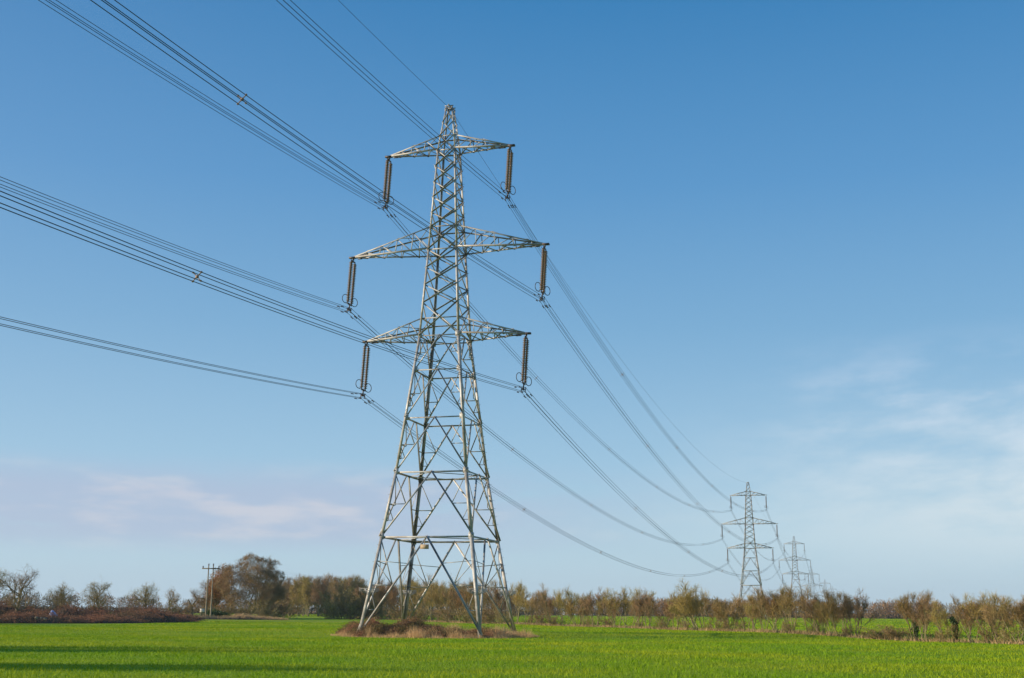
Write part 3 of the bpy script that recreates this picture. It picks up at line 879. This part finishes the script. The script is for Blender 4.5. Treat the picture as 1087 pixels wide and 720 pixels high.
for i, (px, top, v) in enumerate(((356, 634, 1), (366, 624, 2), (377, 618, 1), (386, 626, 2))):
    X = at(px, 292); hy = 648; base = hy + 2.02 * 1306.3 / 292; H = (base - top) * 292 / 1306.3
    o = copy_tree(shr[v]); o.location = (X, 292, gzf(X, 292)); o.scale = (H / 2 * 1.15, H / 2 * 1.15, H / 2)
    tag(o, ('lowest rounded', 'middle', 'tallest rounded', 'rightmost')[i] + ' bushy willow shrub at the field corner left of the near pylon', 'shrub', GS)
# scrub along the foot of the wood and big tree
for i, (px, top, Z, wf) in enumerate(((238, 640, 275, 1.5), (250, 641, 276, 1.4), (273, 636, 278, 1.3), (285, 634, 300, 1.4), (297, 632, 300, 1.3), (308, 636, 310, 1.5), (196, 640, 250, 1.6))):
    X = at(px, Z); hy = 647; base = hy + 2.02 * 1306.3 / Z; H = (base - top) * Z / 1306.3
    o = copy_tree(shr[i % 3]); o.location = (X, Z, gzf(X, Z)); o.scale = (H / 2 * wf, H / 2 * wf, H / 2); o.rotation_euler = (0, 0, i)
    tag(o, 'low brown scrub bush at the foot of the large bare tree, %s from the left' % nth(i + 1), 'shrub', 'scrub bushes below the large bare tree')

# off-frame trees left of the view that throw the long shade bars on the crop
for i, (x, y, H) in enumerate(((-74, 55.0, 19), (-86, 58.0, 21), (-62, 38.0, 17), (-74, 34.5, 19), (-104, 145, 15), (-113, 149, 17), (-96, 150, 13))):
    o = copy_tree(woodA if i % 2 else woodB); o.location = (x, y, gzf(x, y)); s_ = H / 12; o.scale = (s_ * 0.8, s_ * 0.55, s_); o.rotation_euler = (0, 0, 0)
    tag(o, 'tall bare tree outside the picture on the left, shading the crop, %s of seven' % nth(i + 1), 'tree', 'tall trees left of the picture')


# --- thickets
def thicket(name, path, width, height, m, n, seed, stem=1.0, tw=0.012, floor=FLOOR_SHADE, label='', cat='bush', parent=None, curve=0.6):
    """arching canes over a lumpy low mound that follows a path"""
    rs_ = np.random.default_rng(seed)
    path = np.array(path, float); seg = np.linalg.norm(np.diff(path, axis=0), axis=1); cum = np.r_[0, np.cumsum(seg)]
    root = empty(name, (path[0, 0], path[0, 1], gzf(*path[0])))
    org = np.array([path[0, 0], path[0, 1], gzf(*path[0])])
    def prof(t_, u):     # height of the mound
        lump = 0.72 + 0.28 * np.sin(t_ * 0.9 + 1.1) * np.sin(t_ * 0.37 + u) + 0.12 * np.sin(t_ * 2.3 + u * 3)
        end = np.clip(np.minimum(t_, cum[-1] - t_) / (width * 0.8), 0, 1) ** 0.5
        return height * lump * end * np.sqrt(np.clip(1 - (u) ** 2, 0, 1)) * np.interp(t_, np.linspace(0, cum[-1], 12), hv)
    hv = rs_.uniform(0.5, 1.15, 12)
    def xy(t_, u):
        x = np.interp(t_, cum, path[:, 0]); y = np.interp(t_, cum, path[:, 1])
        x2 = np.interp(t_ + 0.5, cum, path[:, 0]); y2 = np.interp(t_ + 0.5, cum, path[:, 1])
        x1 = np.interp(t_ - 0.5, cum, path[:, 0]); y1 = np.interp(t_ - 0.5, cum, path[:, 1])
        d = np.stack([x2 - x1, y2 - y1], -1); d /= np.linalg.norm(d, axis=-1, keepdims=True) + 1e-9
        return x - d[..., 1] * u * width, y + d[..., 0] * u * width
    # floor mound
    nt_, nu = max(int(cum[-1] / 0.7), 8), 11
    T_, U = np.meshgrid(np.linspace(0, cum[-1], nt_), np.linspace(-1, 1, nu), indexing='ij')
    X_, Y_ = xy(T_, U); Z_ = gz(X_, Y_) + prof(T_, U) * 0.62 - 0.08 + rs_.normal(0, 0.05, X_.shape) * height
    Vf = np.stack([X_, Y_, Z_], -1).reshape(-1, 3) - org
    i_, j_ = np.meshgrid(np.arange(nt_ - 1), np.arange(nu - 1), indexing='ij'); k_ = (i_ * nu + j_).ravel()
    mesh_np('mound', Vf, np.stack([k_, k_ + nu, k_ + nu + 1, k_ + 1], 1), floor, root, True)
    # canes
    t_ = rs_.uniform(0, cum[-1], n); u = rs_.uniform(-1, 1, n) * 0.98
    X_, Y_ = xy(t_, u); hgt = prof(t_, u)
    b0 = np.stack([X_, Y_, gz(X_, Y_) + hgt * rs_.uniform(0.1, 0.85, n)], 1)
    a = rs_.uniform(0, 2 * np.pi, n); L = stem * rs_.uniform(0.35, 1.0, n) * (0.25 + 0.75 * hgt / height)
    d = np.stack([np.cos(a) * 0.75, np.sin(a) * 0.75, rs_.uniform(-0.2, 1.1, n)], 1); d /= np.linalg.norm(d, axis=1)[:, None]
    mid = b0 + d * L[:, None] * 0.6; tip = mid + (d + np.array([0, 0, -curve])) * L[:, None] * 0.5
    s_ = np.cross(d, rs_.normal(0, 1, (n, 3))); s_ /= np.linalg.norm(s_, axis=1)[:, None]; s_ *= tw
    tris = np.concatenate([np.stack([b0 - s_, b0 + s_, mid], 1), np.stack([mid - s_, mid + s_, tip], 1),
                           leaf_tris(mid + rs_.normal(0, 0.15, (n, 3)), tw * 4, rs_)])
    tri_mesh('stems', tris - org, m, root)
    tag(root, label, cat)
    return root


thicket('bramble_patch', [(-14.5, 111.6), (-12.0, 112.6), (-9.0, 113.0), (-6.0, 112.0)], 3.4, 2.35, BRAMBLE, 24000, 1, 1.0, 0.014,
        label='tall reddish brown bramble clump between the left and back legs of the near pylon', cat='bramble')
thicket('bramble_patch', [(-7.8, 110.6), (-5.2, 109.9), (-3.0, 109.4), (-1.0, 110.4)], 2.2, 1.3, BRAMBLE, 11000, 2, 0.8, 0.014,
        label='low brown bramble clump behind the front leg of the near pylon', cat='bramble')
# tan grass round the feet
rg = np.random.default_rng(8); n = 30000
a = rg.uniform(0, 2 * np.pi, n); rr = np.sqrt(rg.uniform(0, 1, n)); ux, uy = rr * np.cos(a), rr * np.sin(a)
th = -TH
gx = -6.6 + ux * 9.3; gy = 111.6 + uy * 5.4 - ux * 0.8
hh = rg.uniform(0.2, 0.95, n) * (0.75 + 0.5 * np.sin(gx * 2.7 + gy) * np.sin(gx * 0.9)) * (0.6 + 0.6 * (np.sin(gx * 1.3) * np.sin(gy * 1.1 + gx * 0.4) > -0.1)) * np.clip((1.05 - rr) * 4, 0.3, 1)
o = blades_mesh('rough_grass', gx, gy, hh, np.full(n, 0.014), STRAW, 3, 0.3); tag(o, 'long dead tan grass around the feet of the near pylon', 'grass', kind='stuff')

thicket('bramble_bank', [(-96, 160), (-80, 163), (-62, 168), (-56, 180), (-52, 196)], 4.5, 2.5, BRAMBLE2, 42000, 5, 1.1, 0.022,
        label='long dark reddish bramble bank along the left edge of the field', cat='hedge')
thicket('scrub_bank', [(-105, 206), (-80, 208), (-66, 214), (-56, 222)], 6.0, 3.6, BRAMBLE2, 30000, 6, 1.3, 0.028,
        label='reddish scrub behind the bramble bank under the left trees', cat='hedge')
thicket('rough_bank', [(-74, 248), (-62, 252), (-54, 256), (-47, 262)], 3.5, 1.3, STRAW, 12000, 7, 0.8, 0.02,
        label='low pale tan grass bank at the foot of the twin wooden poles', cat='bank')
# evergreen bush by the poles
def leafy_bush(x, y, rx, ry, h, m, n, seed, label, size=0.14):
    rs_ = np.random.default_rng(seed); root = empty('bush', (x, y, gzf(x, y)))
    mb = MB()
    for k_ in range(7):
        a_ = k_ * 0.9; mb.tube([(0, 0, -0.2), (math.cos(a_) * rx * 0.3, math.sin(a_) * ry * 0.3, h * 0.4), (math.cos(a_) * rx * 0.6, math.sin(a_) * ry * 0.6, h * 0.75)], [0.06, 0.045, 0.015], 4)
    mb.build('branches', BARK_DARK, root)
    v = rs_.normal(0, 1, (n, 3)); v /= np.linalg.norm(v, axis=1)[:, None]; v *= rs_.uniform(0.5, 1, (n, 1)) ** 0.5; v[:, 2] = np.abs(v[:, 2])
    v *= 1 + 0.15 * np.sin(v[:, :1] * 9 + v[:, 1:2] * 7)
    tri_mesh('leaves', leaf_tris(v * [rx, ry, h], size, rs_), m, root); tag(root, label, 'bush')


leafy_bush(at(229, 268), 268, 3.4, 2.0, 1.9, EVERGREEN, 5200, 3, 'low green leafy bush behind the twin wooden poles')

# --- twin wooden poles
ZP = 262.0; px0 = at(223.8, ZP); r = empty('electricity_pole', (px0, ZP, gzf(px0, ZP)), -0.1)
HPL = 10.9
for s in (-1, 1):
    m = MB(); m.tube([(s * 0.55, 0, -1.0), (s * 0.50, 0, HPL)], [0.17, 0.12], 8, cap=False); m.tube([(s * 0.50, 0, HPL - 0.01), (s * 0.50, 0, HPL + 0.02)], [0.12, 0.01], 8, cap=False)
    m.build('wooden_pole', WOODPOLE, r)
m = MB(); m.box((0, -0.16, HPL - 0.55), (1.85, 0.07, 0.10)); m.box((0, 0.16, HPL - 0.55), (1.85, 0.07, 0.10)); m.build('crossarm', BARK_DARK, r)
for x, z in ((-1.7, -0.45), (1.7, -0.45), (-0.5, 0.05), (0.5, 0.05)):
    m = MB(); z += HPL; m.tube([(x, 0, z - 0.05), (x, 0, z + 0.08), (x, 0, z + 0.16), (x, 0, z + 0.28), (x, 0, z + 0.36), (x, 0, z + 0.45)], [0.05, 0.17, 0.08, 0.19, 0.09, 0.02], 8, cap=False); m.build('insulator', FITTING, r)
tag(r, 'pair of tall wooden power poles joined by a crossarm, left of the large bare tree', 'power pole')
q0 = Vector((px0 + 1.7, ZP - 0.17, gzf(px0, ZP) + HPL))
for k_, dz in enumerate((0.0, 0.35)):
    r3 = empty('pole_wire', q0)
    m = MB(); qe = Vector((at(620, 560), 560, 10.0)) - q0
    m.tube([qe * (i / 24) + Vector((0, dz, -2.0 * 4 * (i / 24) * (1 - i / 24) + dz)) for i in range(25)], 0.012, 6, cap=False); m.build('wire_strand', STEEL, r3)
    tag(r3, '%s pale thin wire leading right from the twin wooden poles' % ('lower', 'upper')[k_], 'power cable', 'thin wires from the wooden poles')
# white notice box beside the poles
X = at(217.3, 258); r = empty('white_box', (X, 258, gzf(X, 258)))
m = MB(); m.box((0, 0, 1.75), (0.42, 0.25, 0.32)); m.build('box_body', WHITE, r)
m = MB(); m.box((0, 0, 2.10), (0.47, 0.30, 0.03)); m.build('lid', WHITE, r)
m = MB(); m.box((-0.25, 0, 0.6), (0.05, 0.05, 0.84)); m.box((0.25, 0, 0.6), (0.05, 0.05, 0.84)); m.build('leg', WOODPOLE, r)
tag(r, 'small white box on posts just left of the twin wooden poles', 'box')

# blue tarpaulin and rubble on the left bank
X = at(60, 170); r = empty('tarpaulin_cover', (X, 170, gzf(X, 170) + 0.9))
m = MB(); hw, dp = 0.55, 0.7
m.box8([Vector(v) for v in ((-0.45, -dp, 0), (0.5, -dp, 0), (0.5, dp, 0), (-0.45, dp, 0), (-0.32, -0.12, 0.8), (-0.12, -0.1, 0.78), (-0.12, 0.2, 0.76), (-0.3, 0.2, 0.8))]); m.build('sheet', TARP, r)
m = MB(); m.tube([(-0.22, 0, -1.2), (-0.22, 0, 0.82)], 0.03, 6); m.build('prop', WOODPOLE, r)
tag(r, 'small pale blue tarpaulin tent poking out of the bramble bank, far left', 'tarpaulin')
for k_, (px, zz, sz_) in enumerate(((44, 1.0, 0.24), (49, 0.9, 0.18), (53, 0.8, 0.22))):
    bm = bmesh.new(); bmesh.ops.create_icosphere(bm, subdivisions=2, radius=sz_)
    r_ = random.Random(k_)
    for v in bm.verts: v.co *= r_.uniform(0.75, 1.15); v.co.z *= 0.7
    me = bpy.data.meshes.new('rubble_block'); bm.to_mesh(me); bm.free(); me.materials.append(CONCRETE)
    o = bpy.data.objects.new('rubble_block', me); C.objects.link(o); X = at(px, 164); o.location = (X, 163.4, gzf(X, 163.4) + zz * 0.75)
    tag(o, 'pale lump of rubble in the bramble bank, %s of three left of the blue tarpaulin' % ('leftmost', 'middle', 'rightmost')[k_], 'rubble', 'pale rubble left of the tarpaulin')

# --- rough grass along the foot of the hedgerow and field edges
n = 26000; f_ = rg.uniform(0, 1, n); Zh = 85 + f_ ** 1.0 * 245; Xh = -(Zh - 209) / 2.95; off = rg.normal(0, 0.8, n)
keep = (np.sin(Zh * 0.9) * np.sin(Zh * 0.23) + rg.uniform(-0.6, 0.9, n)) > -0.1
x_, y_ = (Xh + off)[keep], (Zh + off * 0.34)[keep]
o = blades_mesh('verge_grass', x_, y_, rg.uniform(0.15, 0.5, len(x_)), np.full(len(x_), 0.022), STRAW, 5, 0.5); tag(o, 'dead tan grass strip along the foot of the hedgerow', 'grass', kind='stuff')
n = 9000; f_ = rg.uniform(0, 1, n); Zh = 85 + f_ * 245; Xh = -(Zh - 209) / 2.95; off = rg.normal(0, 0.6, n)
o = blades_mesh('leaf_litter', Xh + off, Zh, rg.uniform(0.1, 0.4, n), np.full(n, 0.03), BARK_DARK, 6, 0.7); tag(o, 'dark weeds and litter under the hedgerow', 'ground cover', kind='stuff')

# --- distant woods: unbroken mass of far-off trees
def far_wood(name, segs, label, seed, m, per=150, step=2.6):
    rs_ = np.random.default_rng(seed); T_ = []
    for (xa, ya, xb, yb, h0, h1, depth) in segs:
        L = math.hypot(xb - xa, yb - ya); nn = int(L / step * (depth / 14.0))
        for k_ in range(nn):
            f0 = rs_.uniform(0, 1); dd = rs_.uniform(0, depth)
            x = xa + (xb - xa) * f0; y = ya + (yb - ya) * f0 + dd
            h = (h0 + (h1 - h0) * f0) * rs_.uniform(0.78, 1.05) * (0.93 + 0.10 * math.sin(x * 0.021) + 0.06 * math.sin(x * 0.057 + 1)); rx = h * rs_.uniform(0.28, 0.42); z = gzf(x, y)
            c = rs_.normal(0, 1, (per, 3)); c /= np.linalg.norm(c, axis=1)[:, None]; c *= rs_.uniform(0.25, 1, (per, 1)) ** 0.5
            p = np.stack([x + c[:, 0] * rx, y + c[:, 1] * rx, z + h * 0.55 + c[:, 2] * h * 0.46], 1)
            # twigs point outward and up
            d = c * [1, 1, 1] + [0, 0, 0.5] + rs_.normal(0, 0.35, (per, 3)); d /= np.linalg.norm(d, axis=1)[:, None]
            s_ = np.cross(d, rs_.normal(0, 1, (per, 3))); s_ /= np.linalg.norm(s_, axis=1)[:, None]
            l_ = h * 0.13 * rs_.uniform(0.5, 1.4, (per, 1)); w_ = h * 0.015
            T_.append(np.stack([p - s_ * w_, p + s_ * w_, p + d * l_], 1)); 
            nu = 50; pu = np.stack([x + rs_.normal(0, rx * 0.8, nu), y + rs_.normal(0, rx * 0.8, nu), z + h * 0.28 * rs_.uniform(0, 1, nu)], 1)
            du = rs_.normal(0, 1, (nu, 3)); du[:, 2] = np.abs(du[:, 2]) + 0.4; du /= np.linalg.norm(du, axis=1)[:, None]
            su = np.cross(du, rs_.normal(0, 1, (nu, 3))); su /= np.linalg.norm(su, axis=1)[:, None]
            T_.append(np.stack([pu - su * 0.3, pu + su * 0.3, pu + du * h * 0.16], 1))
            T_.append(np.array([[(x - 0.22, y, z - 0.3), (x + 0.22, y, z - 0.3), (x, y, z + h * 0.8)]]))
    for q_ in (): pass
    o = tri_mesh(name, np.concatenate(T_), m); tag(o, label, 'wood', kind='stuff'); return o


far_wood('distant_wood', [(at(-60, 560), 560, at(275, 600), 600, 8.0, 8.0, 40), (at(270, 570), 570, at(560, 560), 560, 11.0, 9.5, 30)], 'distant brown wood along the horizon on the left', 2, TWIG_FAR, 150)
far_wood('distant_wood', [(at(520, 760), 760, at(830, 740), 740, 9.5, 11, 40), (at(700, 850), 850, at(760, 850), 850, 12.5, 12.5, 30)], 'distant reddish wood beyond the far field, middle', 3, TWIG_FAR, 150)
far_wood('distant_wood', [(at(800, 700), 700, at(1180, 640), 640, 10.5, 10, 50), (at(930, 850), 850, at(970, 850), 850, 14, 14, 20)], 'distant brown wood beyond the far field, right', 4, TWIG_FAR, 150)

# --- crop blades in the near field (view wedge and a margin)
n = 560000
Zg = 30 + (rg.uniform(0, 1, n) ** 1.25) * 175
Xg = rg.uniform(-0.52, 0.52, n) * (Zg + 12)
ln = -(Zg - 209) / 2.95 - 1.0
clump = np.sin(Xg * 3.1 + np.sin(Zg * 0.7) * 2) * np.sin(Zg * 5.0 + np.sin(Xg) * 1.5)
keep = (Xg < ln) & (clump + rg.uniform(-1.2, 1.2, n) > -0.5)
ell = ((Xg + 6.6) / 8.6) ** 2 + ((Zg - 112.0) / 4.9) ** 2 > 1
keep &= ell & ~((Xg < -50) & (Zg > 150))
Xg, Zg = Xg[keep], Zg[keep]
hb_ = rg.uniform(0.05, 0.14, len(Xg)) * (1 + 0.3 * np.sin(Xg * 0.5) * np.sin(Zg * 0.3))
o = blades_mesh('crop_blades', Xg, Zg, hb_, 0.006 + Zg * 0.00019, BLADE, 12, 0.55, sink=0.02)
tag(o, 'short bright green cereal crop covering the near field', 'crop', kind='stuff')

n = 170000
Zf = 95 + rg.uniform(0, 1, n) ** 1.1 * 560; Xf = rg.uniform(-0.18, 0.5, n) * (Zf + 15)
keep = (Xf > -(Zf - 209) / 2.95 + 1.5) & (Zf < 640 + Xf * 0.15); Xf, Zf = Xf[keep], Zf[keep]
o = blades_mesh('crop_blades', Xf, Zf, rg.uniform(0.08, 0.18, len(Xf)), 0.03 + Zf * 0.00025, BLADE, 13, 0.5, sink=0.02)
tag(o, 'bright green crop in the field beyond the hedgerow', 'crop', kind='stuff')

# ------------------------------------------------------------------ haze
hz = MB(); hz.box((0, 0, 35), (3700, 3700, 46)); ho = hz.build('haze', bpy.data.materials.new('thin_haze')); tag(ho, 'thin pale winter haze over the fields', 'haze', kind='stuff')
hm = ho.data.materials[0]; hm.use_nodes = True; hn = hm.node_tree; hn.nodes.clear()
pv = hn.nodes.new('ShaderNodeVolumePrincipled'); pv.inputs['Density'].default_value = 0.00009; pv.inputs['Color'].default_value = (0.72, 0.86, 1.0, 1)
pv.inputs['Anisotropy'].default_value = 0.1
oo = hn.nodes.new('ShaderNodeOutputMaterial'); hn.links.new(pv.outputs[0], oo.inputs['Volume'])
